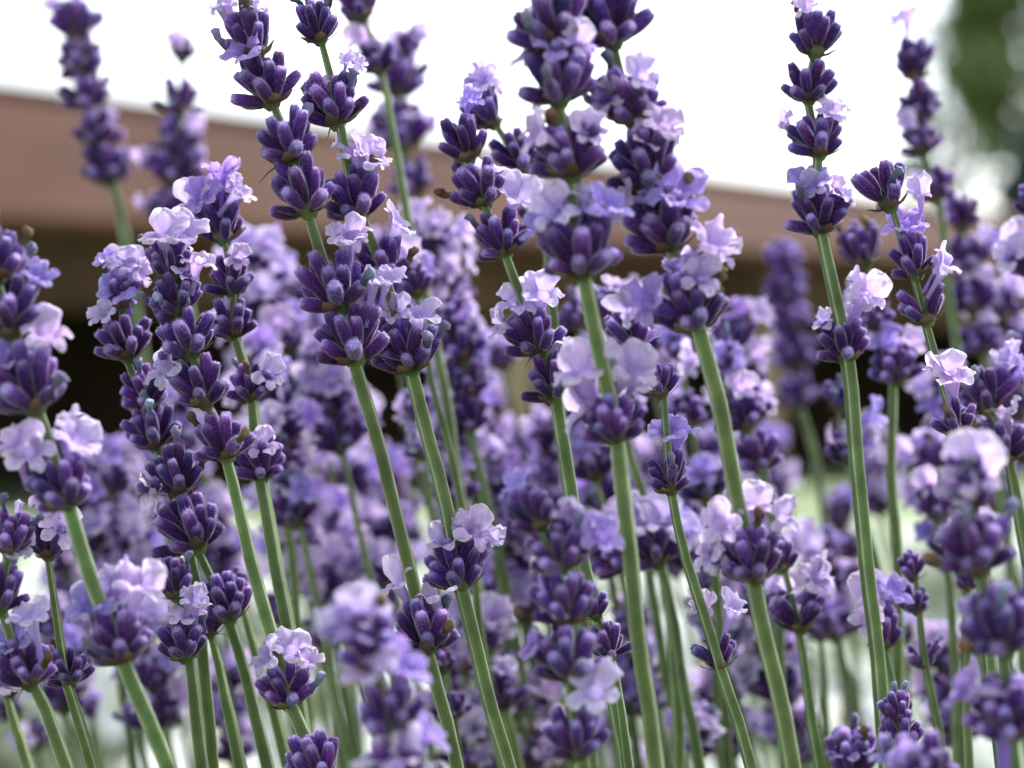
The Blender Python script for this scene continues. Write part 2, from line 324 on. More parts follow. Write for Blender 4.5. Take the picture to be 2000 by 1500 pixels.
def lobe(mb, rnd, az, L, W, a0, a1, r0, z0, ruf, nu=6, nv=6, t0=0.25, spread=0.0):
    rad = Vector((math.cos(az), math.sin(az), 0)); tan = Vector((-math.sin(az), math.cos(az), 0)); ax = Vector((0, 0, 1))
    p = rad * r0 + ax * z0; grid = []; ph = rnd.uniform(0, 6.28); ph2 = rnd.uniform(0, 6.28); cup = rnd.uniform(-0.25, 0.35); lean = rnd.uniform(-0.25, 0.25) + spread
    for j in range(nv + 1):
        v = math.sin(math.pi / 2 * j / nv); dv = v - (math.sin(math.pi / 2 * (j - 1) / nv) if j else 0); ang = a0 + (a1 - a0) * v; d = ax * math.cos(ang) + rad * math.sin(ang); nrm = ax * -math.sin(ang) + rad * math.cos(ang)
        if j: p = p + (d + tan * lean * 0.5) * (L * dv)
        wv = W * (0.34 + 0.66 * math.sin(math.pi * min(1, 0.08 + v * 0.62))) * (math.sqrt(max(0, 1 - ((v - 0.5) / 0.501) ** 2)) if v > 0.5 else 1)
        row = []
        for i in range(nu + 1):
            u = -1 + 2 * i / nu
            edge = max(abs(u) ** 2, v ** 2) * min(1, wv / W * 1.4)
            off = nrm * (cup * u * u * W * 0.5 + ruf * edge * v * math.sin(3.3 * u + ph + 4 * v) + ruf * 0.45 * edge * math.sin(7 * u + ph2 + 2 * v) + ruf * 0.22 * v * math.sin(11 * v + 5 * u + ph))
            off = off + nrm * ruf * 0.13 * edge * math.sin(13 * u + 9 * v + ph) + Vector((rnd.gauss(0, 1), rnd.gauss(0, 1), rnd.gauss(0, 1))) * 0.03 * edge + d * (0.2 * v * math.sin(5.5 * u + ph2) * L * .4 * min(1, wv / W * 1.5))
            row.append(mb.v((p + tan * u * wv * (1 + 0.09 * math.sin(10 * v + ph)) + off) * MM, min(1, t0 + (1 - t0) * max(v * 0.75, max(abs(u), v) ** 3 * (0.4 + 0.6 * v)))))
        grid.append(row)
    for j in range(nv):
        for i in range(nu): mb.f((grid[j][i], grid[j][i + 1], grid[j + 1][i + 1], grid[j + 1][i]))

def flower_mesh(seed, mat):
    """two-lipped corolla; z = outwards, y = towards the upper lip; head centre near z = 1"""
    rnd = random.Random(seed); mb = MB(); n = 10; rings = []
    for z, r in ((-5.5, 0.42), (-3, 0.55), (-1.2, 0.78), (0, 1.05), (0.35, 1.25)):
        rings.append([mb.v(Vector((r * math.cos(2 * math.pi * k / n), r * math.sin(2 * math.pi * k / n), z)) * MM, 0.1 + 0.06 * (z + 5.5)) for k in range(n)])
    for a, b in zip(rings, rings[1:]):
        for k in range(n): mb.f((a[k], a[(k + 1) % n], b[(k + 1) % n], b[k]))
    q = rnd.uniform(0.8, 1.15)
    for s in (-1, 1):
        lobe(mb, rnd, R(90 + s * rnd.uniform(26, 46)), 3.5 * q * rnd.uniform(0.85, 1.12), 2.1 * q * rnd.uniform(.85, 1.1), R(rnd.uniform(0, 25)), R(rnd.uniform(35, 140)), 0.95, 0.2, rnd.uniform(.45, .95), 12, 10, spread=-s * 0.1)
    for a in (205, 270, 335):
        lobe(mb, rnd, R(a + rnd.uniform(-8, 8)), rnd.uniform(2.0, 2.9), rnd.uniform(0.9, 1.25), R(rnd.uniform(15, 40)), R(rnd.uniform(80, 170)), 1.0, 0.2, 0.4, 6, 6)
    return mb.build('flower', [mat])
FLOWER = [flower_mesh(100 + k, M_PETAL) for k in range(9)]
FLOWER_V = [flower_mesh(200 + k, M_PETAL_BLUE) for k in range(4)]
def faded_mesh(seed):
    rnd = random.Random(seed); mb = MB(); n = 8; rings = []
    for z, r in ((-1.2, 0.5), (0, 0.5), (0.8, 0.42), (1.6, 0.62), (2.2, 0.72), (2.7, 0.5), (2.9, 0.15)):
        c = Vector((rnd.gauss(0, 0.14), rnd.gauss(0, 0.14), z))
        rings.append([mb.v((c + Vector((math.cos(2 * math.pi * k / n), math.sin(2 * math.pi * k / n), rnd.gauss(0, 0.12))) * r * rnd.uniform(0.55, 1.3)) * MM, min(1, max(0, z / 2.4))) for k in range(n)])
    for a, b in zip(rings, rings[1:]):
        for k in range(n): mb.f((a[k], a[(k + 1) % n], b[(k + 1) % n], b[k]))
    mb.f(rings[-1])
    return mb.build('faded_flower', [M_FADED])
FADED = [faded_mesh(300 + k) for k in range(5)]
for k in range(2):
    FADED.append(faded_mesh(310 + k)); FADED[-1].materials[0] = M_BRACT
def bract_mesh(seed):
    rnd = random.Random(seed); mb = MB(); rows = []; L = rnd.uniform(3.0, 4.4); W = rnd.uniform(1.2, 1.9)
    for j in range(6):
        v = j / 5; wv = W * math.sin(math.pi * (0.18 + 0.82 * v)) ** 0.8 if v < 1 else 0.03; z = L * v * v * 0.55; y = L * (0.75 * v + 0.12 * v * v)
        rows.append([mb.v(Vector((u * wv, y - 0.5 * (1 - abs(u)) * (1 - v) + rnd.gauss(0, 0.05), z + 0.35 * abs(u))) * MM, v) for u in (-1, -0.5, 0, 0.5, 1)])
    for a, b in zip(rows, rows[1:]):
        for k in range(4): mb.f((a[k], a[k + 1], b[k + 1], b[k]))
    return mb.build('bract', [M_BRACT])
BRACT = [bract_mesh(400 + k) for k in range(4)]
def thread_mesh(seed):
    rnd = random.Random(seed); mb = MB(); p = [Vector((0, 0, 0)), Vector((0, 1.8, 0.2)), Vector((0.3, 3.4, -0.4)), Vector((0.5, 5.2, -1.6 * rnd.random()))]
    mb.tube([k * MM for k in p], [0.16 * MM, 0.15 * MM, 0.11 * MM, 0.04 * MM], 5); return mb.build('bract', [M_BRACT])
THREAD = [thread_mesh(k) for k in range(3)]
def node_mesh():
    mb = MB(); n = 12; rings = []
    for z, r in ((-1.3, 0.8), (-0.6, 1.25), (0.1, 1.6), (0.9, 1.7), (1.6, 1.3), (2.2, 0.7)):
        rings.append([mb.v(Vector((r * math.cos(2 * math.pi * k / n) * 1.15, r * math.sin(2 * math.pi * k / n), z)) * MM, (z + 1.3) / 3.5) for k in range(n)])
    for a, b in zip(rings, rings[1:]):
        for k in range(n): mb.f((a[k], a[(k + 1) % n], b[(k + 1) % n], b[k]))
    return mb.build('whorl', [M_NODE])
NODE = node_mesh()

def catmull(P, step):
    out = []
    Q = [P[0] * 2 - P[1]] + P + [P[-1] * 2 - P[-2]]
    for i in range(1, len(Q) - 2):
        p0, p1, p2, p3 = Q[i - 1:i + 3]; n = max(2, int((p2 - p1).length / step))
        for k in range(n):
            t = k / n
            out.append(0.5 * ((2 * p1) + (p2 - p0) * t + (2 * p0 - 5 * p1 + 4 * p2 - p3) * t * t + (3 * p1 - p0 - 3 * p2 + p3) * t ** 3))
    out.append(P[-1]); return out

def stem_mesh(pts, rtop, rbot, grow, tw):
    """four-sided grooved stem, pale along its ridges"""
    mb = MB(); prof = []
    for q in range(4):
        a = q * math.pi / 2
        prof += [(a - 0.16, 1.15, 0.6), (a, 1.22, 1.0), (a + 0.16, 1.15, 0.6), (a + 0.5, 0.93, 0.2), (a + math.pi / 4, 0.86, 0.0), (a + math.pi / 2 - 0.5, 0.93, 0.2)]
    n = len(prof); prev = None; dist = 0
    for i, p in enumerate(pts):
        d = (pts[max(i - 1, 0)] - pts[min(i + 1, len(pts) - 1)]).normalized()
        if i: dist += (p - pts[i - 1]).length
        f = min(1, dist / grow); r = rtop + (rbot - rtop) * f ** 0.8
        M = frame(d, Vector((0, -1, 0))).to_3x3(); w_ = tw + dist * 0.8
        ring = [mb.v(p + M @ Vector((math.cos(a + w_), math.sin(a + w_), 0)) * r * k, t) for a, k, t in prof]
        if prev:
            for k in range(n): mb.f((prev[k], prev[(k + 1) % n], ring[(k + 1) % n], ring[k]))
        else: mb.f(ring)
        prev = ring
    return mb.build('stem', [M_STEM])

NST = [0]
def stalk(label, D, nodes, path=(), flowers=(), nf=None, rs=1.0, lean=0.0, group='lavender flower stalks', violet=0.2, counts=(6, 6, 3), pairs=(), dens=1.0):
    """one flowering stalk. nodes: (x, y[, size]) of each whorl's foot from the top down, path: further points of the stem, flowers: (x, y, width)
    of open flowers; all as seen in the photo at distance D"""
    rnd = random.Random(1000 + NST[0]); NST[0] += 1
    y0 = nodes[0][1]
    def pw(x, y): return at(x, y, D + lean * (y - y0) / 1000)
    W = [pw(n_[0], n_[1]) for n_ in nodes] + [pw(*p) for p in path]
    if len(W) == 1: W.append(W[0] + Vector((0.004, 0, -0.02)))
    up0 = (W[0] - W[1]).normalized()
    pts = [W[0] + up0 * 0.003] + W
    d = (W[-1] - W[-2]).normalized()
    if d.z > -0.5: d = Vector((0.15, 0, -1)).normalized()
    while pts[-1].z > 0.34:                                  # on down to the crown of the bush
        d = (d * 0.8 + Vector((0.02, 0.02, -1)) * 0.2).normalized(); pts.append(pts[-1] + d * 0.06)
    base = pts[-1].copy()
    root = obj('lavender_stalk', None, None, Matrix.Translation(base)); tag(root, label, 'lavender', group)
    inv = Matrix.Translation(-base)
    span = sum((a - b).length for a, b in zip(W, W[1:])) or 0.03
    smp = catmull(pts, 0.006)
    pa, pb, pc = rnd.uniform(0, 6.3), rnd.uniform(0, 6.3), rnd.uniform(0.3, 0.6) * MM
    smp = [p + Vector((math.sin(p.z * 90 + pa), math.sin(p.z * 70 + pb), 0)) * pc + Vector((math.sin(p.z * 260 + pb), 0, 0)) * pc * .3 for p in smp]
    so = obj('stem', stem_mesh([p - base for p in smp], 0.5 * MM * rs, 1.22 * MM * rs, min(span, 0.06), math.pi / 4 + rnd.uniform(-.3, .3)), root)
    fl = [[] for _ in nodes]
    for f in flowers:
        best = min(range(len(nodes)), key=lambda k: (nodes[k][0] - f[0]) ** 2 + (nodes[k][1] - f[1] - 95 * 0.45 / D) ** 2 * (1 if nodes[k][1] > f[1] else 2))
        fl[best].append(f)
    for k, nd in enumerate(nodes):
        s = (nd[2] if len(nd) > 2 else 1.0) * rnd.uniform(0.94, 1.06)
        P = W[k]; ax = (pts[k] - pts[k + 2]).normalized() if k + 2 < len(pts) else up0
        MW = trs(P, frame(ax, Vector((rnd.uniform(-.5, .5), -1, 0))), (s, s, s))
        wo = obj('whorl', NODE, root, inv @ MW); MI = MW.inverted()
        top = k == 0; pair = k in pairs
        c1, c2, c3 = counts
        if top: c1, c2, c3 = max(3, c1 - 3), c2, c3 + 1
        specs = []
        for cnt, lo, hi, z0, sc0, sc1 in ((c1, 44, 76, 0.2, 0.68, 1.0), (c2, 22, 46, 1.1, 0.85, 1.15), (c3, 6, 24, 2.3, 0.85, 1.15)):
            ph = rnd.uniform(0, 6.28)
            for q in range(int(round(cnt * dens))):
                phi = ph + 2 * math.pi * q / max(1, cnt * dens) + rnd.gauss(0, 0.16); th = rnd.uniform(lo, hi)
                if top: th *= 0.75
                if pair:
                    side = 0 if rnd.random() < .5 else math.pi
                    phi = side + rnd.gauss(0, 0.45); th = rnd.uniform(22, 55)
                specs.append((phi, R(th), z0, rnd.uniform(sc0, sc1)))
        for phi, th, z0, cs in specs:
            dr = Vector((math.cos(phi) * math.sin(th), math.sin(phi) * math.sin(th), math.cos(th)))
            p = Vector((math.cos(phi) * 1.05, math.sin(phi) * 1.05, z0 + rnd.uniform(-.3, .3))) * MM
            wd = rnd.uniform(0.82, 1.02) * (0.5 + 0.5 * cs)
            M = trs(p, frame(dr, Vector((rnd.gauss(0, 1), rnd.gauss(0, 1), rnd.gauss(0, 1)))), (wd, wd, cs))
            obj('calyx', rnd.choice(CALYX), wo, M)
            if rnd.random() < 0.09 and D < 0.6:
                obj('faded_flower', rnd.choice(FADED), wo, trs(p + dr * 5.9 * MM * cs, frame((dr + Vector((rnd.gauss(0, .2), rnd.gauss(0, .2), .3))), Vector((rnd.gauss(0, 1), rnd.gauss(0, 1), 0))), (1.35, 1.35, 1.1)))
        for q in range(4):
            a = (q * math.pi / 2) + rnd.gauss(0, 0.4)
            M = Matrix.Translation(Vector((math.cos(a), math.sin(a), -0.5)) * 1.15 * MM) @ Matrix.Rotation(a - math.pi / 2, 4, 'Z') @ Matrix.Diagonal((1, 1, rnd.uniform(0.6, 1), 1))
            obj('bract', rnd.choice(BRACT), wo, M)
        if rnd.random() < 0.3:
            a = rnd.uniform(0, 6.28); obj('bract', rnd.choice(THREAD), wo, Matrix.Translation(Vector((math.cos(a), math.sin(a), -0.4)) * 1.1 * MM) @ Matrix.Rotation(a - math.pi / 2, 4, 'Z'))
        todo = []
        for (fx, fy, fs, *fk) in fl[k]:
            Dn = P.y
            fp = at(fx, fy, Dn); r_ = (fp - P).length
            dep = rnd.uniform(-0.0045, 0.002)
            todo.append((fp + Vector((0, dep, 0)), fs / FPX * Dn / (6.2 * MM), fk[0] if fk else None))
            if rnd.random() < .75:
                todo.append((fp + Vector((rnd.uniform(-.5, .5) * fs / FPX * Dn, rnd.uniform(-.003, .005), rnd.uniform(-.35, .1) * fs / FPX * Dn)), fs / FPX * Dn / (6.2 * MM) * rnd.uniform(.6, .85), fk[0] if fk else None))
        if True:
            for _ in range(rnd.randint(*nf) if nf else (rnd.random() < .3) + (rnd.random() < .15)):
                phi = rnd.uniform(0, 6.28); th = R(rnd.uniform(12, 62)); l_ = rnd.uniform(8.5, 11) * MM
                todo.append((MW @ (Vector((math.cos(phi) * math.sin(th), math.sin(phi) * math.sin(th), math.cos(th))) * l_), rnd.uniform(0.9, 1.3), None))
        for fp, fsz, fk in todo:
            axis = fp - (P + ax * 0.0015)
            dr = (MI.to_3x3() @ axis).normalized()
            # the calyx this flower grows from
            obj('calyx', rnd.choice(CALYX), wo, trs(dr * 1.0 * MM + Vector((0, 0, 1.0 * MM)), frame(dr, Vector((0, 0, 1))), (.9, .9, 1.1)))
            ctr = fp - axis.normalized() * 1.3 * MM * fsz
            face = axis.normalized() + Vector((rnd.gauss(0, .25), -0.35 + rnd.gauss(0, .3), rnd.gauss(0, .15)))
            Mf = trs(ctr, frame(face, Vector((rnd.gauss(0, .35), 0.25, 1))), (fsz, fsz, fsz * max(0.9, min(1.4, (axis.length - 4 * MM) / (5.5 * MM * fsz)))))
            obj('flower', rnd.choice(FLOWER_V if (fk if fk is not None else rnd.random() < violet) else FLOWER), wo, MI @ Mf)
    return root

# ---------------------------------------------------------------- lavender stalks in and near focus
stalk('sharp lavender stalk left of centre, top whorl beside the upper edge, lowest whorl near bottom', 0.446,
      [(500, 108), (530, 200, 1.05), (572, 312, 1.12), (602, 412, 1.2), (663, 600, 1.25), (694, 703, 1.2), (838, 1268, 1.15)], [(895, 1500)],
      [(475, 92, 95, 1), (440, 8, 60), (492, 8, 50), (680, 458, 85), (735, 548, 65), (770, 1132, 80, 0), (850, 1152, 90, 0)], nf=(0, 0))
stalk('sharp lavender stalk with dense club of buds near top, white flowers on its lowest whorl', 0.455,
      [(625, 78, .9), (658, 240, 1.1), (703, 420, 1.1), (757, 545, .9), (803, 722, 1.1), (900, 1146, 1.0)], [(990, 1480)],
      [(705, 290, 100), (740, 310, 70), (783, 430, 80), (770, 600, 75), (825, 605, 90), (868, 1040, 90), (930, 1020, 90), (970, 1045, 50), (610, 170, 50), (700, 120, 45)], counts=(7, 7, 4), nf=(0, 0), violet=.05)
stalk('thick nearest lavender stalk at the middle, soft large whorls, stem down to bottom edge', 0.405,
      [(1065, -20, 1.05), (1080, 88, 1.15), (1092, 195, 1.1), (1118, 342, 1.08), (1140, 536, 1.22), (1202, 862, .95)], [(1235, 1100), (1280, 1500)],
      [(1085, 85, 75), (1130, 78, 65), (1070, 400, 100), (1135, 385, 110), (1190, 395, 95), (1030, 235, 90), (1160, 250, 80), (1130, 712, 115, 0), (1235, 705, 110, 0)], rs=1.05, counts=(8, 7, 4), nf=(0, 2))
stalk('tall lavender stalk just right of the middle one, six whorls, stem passing a low bloom', 0.415,
      [(1175, -20, 1.0), (1197, 82, 1.1), (1235, 235, 1.0), (1272, 362, 1.12), (1310, 484, 1.12), (1360, 642, 1.1), (1476, 1130, 1.05)], [(1545, 1500)],
      [(1140, 55, 70), (1172, 190, 80), (1300, 235, 95), (1255, 260, 80), (1320, 365, 130, 1), (1330, 500, 135, 1), (1395, 470, 95), (1250, 590, 90), (1465, 975, 90), (1395, 1010, 80), (1530, 1000, 70), (1465, 1045, 65)], rs=1.1, counts=(8, 7, 4), nf=(0, 2))
stalk('slim lavender stalk with five close whorls immediately left of the thick middle stalk', 0.47,
      [(915, 310, .95), (946, 396, 1.0), (986, 496, 1.0), (1052, 688, 1.05), (1082, 776, .95)], [(1115, 950), (1200, 1400)],
      [(1010, 372, 90), (1000, 575, 90), (1060, 560, 95), (1080, 660, 65), (920, 190, 50)])
stalk('small lavender stalk whose two-sided lowest whorl has antler-like white flowers', 0.45,
      [(1240, 680, .9), (1292, 770, .8), (1311, 958, .8), (1406, 1302, .75)], [(1460, 1500)],
      [(1250, 655, 75, 1), (1305, 830, 85, 1), (1370, 1180, 60, 0), (1432, 1180, 60, 0)], nf=(0, 0), rs=.8, pairs=(3,), dens=.75)
stalk('tall lavender stalk at right with its top whorls against white sky, long straight stem', 0.475,
      [(1592, 105, 1.0), (1580, 195, .9), (1600, 302, .9), (1602, 452, 1.0), (1652, 703, 1.0)], [(1690, 1050), (1728, 1500)],
      [(1572, 12, 50), (1530, 235, 35), (1580, 345, 75), (1635, 365, 60), (1605, 622, 55), (1690, 565, 80), (1620, 215, 60)], dens=.85, nf=(0, 0))
stalk('sharp lavender stalk near right edge ending in a lone white flower and three-bud whorl', 0.458,
      [(1738, 402, 1.0), (1790, 537, .9), (1811, 627, .85), (1872, 848, .85)], [(1895, 1000), (1960, 1500)],
      [(1760, 428, 90, 1), (1800, 372, 50), (1845, 512, 65, 0), (1855, 718, 100, 0)], nf=(0, 0), rs=.8, pairs=(2, 3), dens=.7)
stalk('near lavender stalk cut by the left edge, broad whorls and wide bottom bloom', 0.405,
      [(-38, 450, .9), (-8, 545, 1.1), (24, 650, 1.15), (68, 797, 1.2), (132, 987, 1.0), (242, 1290, 1.1)], [(325, 1500)],
      [(75, 530, 80), (20, 675, 100, 1), (100, 640, 100, 0), (155, 840, 110), (50, 865, 100), (170, 1165, 110), (225, 1135, 120), (280, 1130, 100)], rs=1.1, counts=(8, 7, 4), nf=(0, 0))
stalk('lavender stalk at lower left with its final whorl beside the left edge', 0.43,
      [(20, 1080, .8), (0, 1190, .9), (60, 1336, 1.0)], [(130, 1500)], [(25, 1050, 95), (70, 1190, 90), (20, 1240, 95)], rs=1.0)
stalk('narrow lavender stalk with a half-hidden whorl tucked right of the lower-left bloom', 0.445,
      [(95, 1085, .85), (137, 1335, .7)], [(180, 1500)], [(30, 1000, 60), (100, 960, 70)], rs=.8)
stalk('left lavender stalk in focus crowned by a white flower, stem to bottom edge', 0.448,
      [(335, 545, .85), (350, 612, .9), (372, 692, 1.0), (402, 787, 1.0), (443, 892, .95), (566, 1377, .95)], [(625, 1500)],
      [(320, 450, 90, 0), (358, 445, 90, 0), (392, 505, 75), (312, 712, 95, 0), (520, 1270, 80, 0), (572, 1250, 85, 0)], nf=(0, 0))
stalk('left lavender stalk with pinkish flowers on top, just right of the white-crowned one', 0.47,
      [(437, 468, 1.0), (455, 572, .85), (457, 657, .85), (492, 780, .8), (512, 932, .85)], [(545, 1120), (600, 1500)],
      [(430, 325, 85), (472, 365, 70), (395, 380, 70), (515, 858, 70), (470, 500, 50)])
stalk('lavender stalk at left against the dark shed, pale flowers above one round whorl', 0.475,
      [(240, 600, .7), (250, 697, 1.0), (290, 790, .9), (305, 872, .95)], [(380, 1150), (420, 1500)], [(230, 555, 85), (215, 500, 70), (262, 505, 75)])
stalk('lavender stalk of crowded bud whorls at lower left, white flower on its left side', 0.47,
      [(352, 960, .95), (385, 1068, 1.2), (448, 1208, 1.0)], [(520, 1500)], [(275, 950, 70, 0), (300, 1000, 50)], counts=(8, 7, 4), nf=(0, 0))
stalk('short lavender whorl on a straight stem, lower left behind the wide bloom', 0.455,
      [(345, 1165, .8), (362, 1285, .9)], [(400, 1500)], [(370, 1190, 80), (390, 1160, 60)])
stalk('soft foreground lavender spike at right edge with one large white flower', 0.37,
      [(1895, 990, .85), (1912, 1112, 1.1), (1962, 1270, 1.1), (1968, 1440, 1.0)], [(1985, 1600)],
      [(1900, 905, 125, 0), (1955, 1345, 170, 1), (1925, 1190, 90, 1)], nf=(0, 0), rs=1.0, counts=(8, 8, 4))
stalk('blurred foreground lavender spike at bottom, pale flowers left of the twin stems', 0.36,
      [(735, 1300, .95), (770, 1425, .9), (790, 1560, 1.0)], [(830, 1700)],
      [(690, 1190, 130), (650, 1220, 80), (745, 1225, 110), (700, 1290, 110), (795, 1290, 100), (740, 1455, 150), (800, 1470, 110)], violet=.35)
stalk('soft lavender spike below the centre, four whorls down to bottom edge', 0.395,
      [(1055, 1030, .85), (1095, 1110, .9), (1105, 1215, 1.0), (1115, 1325, 1.0), (1127, 1478, .95)], [(1140, 1600)],
      [(1150, 1010, 110), (1185, 1040, 90), (1085, 1160, 75), (1030, 1255, 70), (1165, 1330, 105)], violet=.3)
stalk('lavender stalk with a broad band of pale flowers behind the thick middle stem', 0.52,
      [(1230, 1095, 1.0), (1285, 1100, 1.1)], [(1345, 1370), (1370, 1500)], [(1195, 1005, 85), (1245, 1000, 90), (1300, 1005, 90), (1350, 1015, 85)])
stalk('small round lavender bud head in focus at bottom right', 0.45, [(1757, 1418, .7), (1765, 1457, .75)], [(1772, 1520)], rs=.7, nf=(0, 0))
stalk('foreground lavender head rising from the bottom edge below the round bud head', 0.375, [(1815, 1560, 1.15)], [(1830, 1640)], [(1760, 1480, 90)], violet=.9)
stalk('thin lavender stalk with tiny bud whorls at right, ending in two-pronged whorl', 0.50,
      [(1783, 1130, .65), (1790, 1195, .65), (1806, 1302, .65)], [(1830, 1410), (1845, 1500)], pairs=(2,), rs=.75, dens=.8, nf=(0, 0))
stalk('small lavender whorl crossed by the long straight stem at lower right', 0.49,
      [(1725, 1262, 1.0)], [(1765, 1500)], [(1700, 1150, 80), (1745, 1140, 80)])
stalk('lavender stalk with a two-sided whorl right of the low white bloom', 0.50,
      [(1530, 1110, .7), (1563, 1228, .95)], [(1600, 1500)], [(1600, 1120, 80), (1525, 1150, 60)], pairs=(1,), rs=.85)
stalk('dark lavender head at bottom edge left of the blurred foreground spike', 0.44, [(625, 1535, 1.1)], [(640, 1600)], nf=(0, 0))
stalk('small sharp bud whorl of lavender beside the thick middle stem, low down', 0.455, [(1165, 1205, .6), (1192, 1282, .75)], [(1235, 1500)], rs=.7, nf=(0, 0))
stalk('lavender stalk half hidden behind the two tall stalks, flower at upper left', 0.50,
      [(965, 242, .9), (1022, 332, .95), (1060, 450, .9)], [(1080, 620), (1100, 850), (1160, 1500)], [(950, 120, 80), (945, 150, 60)])
stalk('lavender whorl peeping out at the upper edge between the tall left stalks', 0.56, [(708, 35, 1.0), (740, 140, .9)], [(800, 420), (1000, 1500)], rs=.9)
stalk('lavender stalk at right edge with dense dark whorls behind the lone white flower', 0.49,
      [(1930, 800, 1.0), (1965, 900, 1.0)], [(2010, 1100)], [(1990, 690, 70)], counts=(8, 7, 4))
stalk('lavender stalk leaving the frame at the right edge with pinkish flowers', 0.52,
      [(2018, 420, .8), (2022, 540, 1.0), (2028, 700, .9)], [(2060, 1000)], [(1988, 470, 90), (1998, 680, 60)], nf=(0, 0))
# ---------------------------------------------------------------- stalks behind, out of focus
B = 'blurred lavender stalks behind'
stalk('blurred lavender stalk at the far upper left, standing highest against the brown roof', 0.66,
      [(148, 75, 1.3), (165, 145, 1.2), (180, 208, 1.25), (200, 284, 1.35), (215, 354, 1.3)], [(245, 470), (300, 800)], [(150, 105, 60), (172, 40, 55), (205, 235, 50)], nf=(0, 1), rs=1.15, group=B)
stalk('blurred lavender stalk with a separate tip tuft, second from the upper left', 0.66,
      [(355, 118, .8), (350, 222, 1.15), (347, 300, 1.3), (345, 362, 1.3), (345, 425, 1.2)], [(380, 700)], [(348, 240, 60), (290, 300, 45), (392, 305, 50), (290, 395, 45)], nf=(0, 2), rs=.9, group=B, dens=.8)
stalk('blurred lavender stalk against white sky between the tall left and middle stalks', 0.66,
      [(795, 110, .9), (778, 185, 1.4), (788, 288, 1.4), (810, 380, 1.15)], [(825, 450), (870, 620), (930, 1000)], [(765, 108, 70), (775, 220, 80), (810, 215, 70)], rs=1.3, group=B)
stalk('blurred lavender stalk standing before the far tree at upper right', 0.60,
      [(1788, 152, 1.1), (1797, 232, 1.0), (1802, 298, 1.0), (1830, 388, .9)], [(1860, 600), (1900, 900)], [(1768, 30, 50)], nf=(0, 1), rs=.85, group=B)
stalk('blurred slim purple lavender spike before the dark shed right of centre', 0.72,
      [(1535, 530, 1.2), (1540, 590, 1.2), (1545, 650, 1.2), (1550, 715, 1.2), (1560, 790, 1.1)], [(1600, 950), (1640, 1300)], nf=(0, 1), violet=.9, group=B, counts=(8, 7, 4))
stalk('blurred pale lavender stalk near right edge, behind the stalk with the lone flower', 0.62,
      [(1880, 445, 1.0), (1890, 525, 1.1), (1905, 605, 1.1), (1918, 690, 1.0)], [(1960, 1000)], [(1930, 470, 60)], nf=(1, 2), group=B)
stalk('soft lavender stalk close behind the tall right stalk, pale flowers over grey whorls', 0.54,
      [(1690, 515, 1.05), (1712, 640, .9), (1750, 745, 1.05)], [(1742, 900), (1755, 1300)], [(1650, 600, 80), (1700, 620, 80), (1720, 660, 70), (1790, 660, 70)], group=B)
stalk('soft lavender whorls left of the tall right stem, below its upper whorls', 0.55,
      [(1640, 800, .75), (1655, 900, .8)], [(1720, 1150), (1740, 1400)], [(1710, 800, 70), (1700, 860, 60)], group=B, rs=.8)
stalk('blurred lavender stalk with violet whorls left of the sharp left-centre whorls', 0.62,
      [(545, 590, 1.1), (560, 680, 1.2), (570, 760, 1.1)], [(600, 900), (650, 1200)], [(520, 500, 70), (550, 530, 70)], nf=(2, 3), group=B)
stalk('blurred lavender stalk filling the gap below the sharp left-centre whorl', 0.66,
      [(625, 700, 1.1), (650, 790, 1.2), (660, 850, 1.2), (685, 960, 1.1), (690, 1060, 1.0)], [(730, 1300)], nf=(2, 4), group=B)
stalk('far blurred lavender stalk behind the left-centre stem, low dark whorls', 0.72,
      [(590, 880, 1.2), (605, 960, 1.2), (600, 1045, 1.2)], [(660, 1100), (700, 1400)], nf=(2, 4), group=B)
stalk('blurred lavender stalk right of the round sharp whorl, violet against the dark shed', 0.58,
      [(905, 700, 1.05), (915, 770, 1.1), (918, 838, 1.05)], [(935, 900), (960, 1050)], [(940, 640, 70)], nf=(1, 3), group=B)
stalk('blurred pale lavender stalk beside the brown post, behind the slim stalk', 0.68,
      [(985, 720, .9), (1030, 910, 1.1), (1040, 985, 1.0)], [(1080, 1250)], [(1010, 850, 70), (1060, 860, 70)], nf=(1, 2), group=B)
stalk('small blurred lavender whorl between the twin central-left stems', 0.55, [(815, 815, .7), (826, 890, .75)], [(840, 1000), (870, 1250)], [(800, 815, 65), (815, 860, 45)], rs=.6, group=B)
stalk('soft lavender stalk with several whorls right of the tall stalk, before the dark gap', 0.54,
      [(1420, 735, .9), (1455, 835, .95), (1483, 915, .95)], [(1510, 1050), (1530, 1400)], [(1420, 700, 65), (1440, 745, 70), (1480, 790, 55)], nf=(0, 1), group=B)
stalk('soft lavender whorl behind the small sharp stalk right of the thick stem', 0.56, [(1330, 700, .9), (1345, 830, .9), (1380, 972, 1.1)], [(1400, 1150), (1420, 1500)], nf=(1, 2), group=B)
stalk('blurred lavender whorl with pale flowers behind the thick middle stem, centre height', 0.60, [(1150, 900, 1.0), (1165, 985, 1.1)], [(1220, 1300)], nf=(2, 3), group=B)
stalk('soft lavender flowers behind upper whorls of the tall stalk right of middle', 0.53, [(1190, 640, 1.0), (1220, 830, 1.0)], [(1290, 1100), (1330, 1500)], nf=(1, 2), group=B)
stalk('blurred lavender stalk at left between edge stalk and white-crowned stalk, low', 0.60,
      [(215, 960, .9), (205, 1060, 1.0), (220, 1150, 1.0)], [(260, 1500)], nf=(2, 3), group=B)
stalk('blurred lavender whorl in the lower left corner region, under the wide bloom', 0.62, [(300, 1330, .9), (325, 1420, 1.0)], [(350, 1560)], nf=(1, 2), group=B)
stalk('tiny far lavender tip between two stems in the lower left corner', 0.66, [(180, 1400, .6)], [(190, 1560)], rs=.5, group=B)
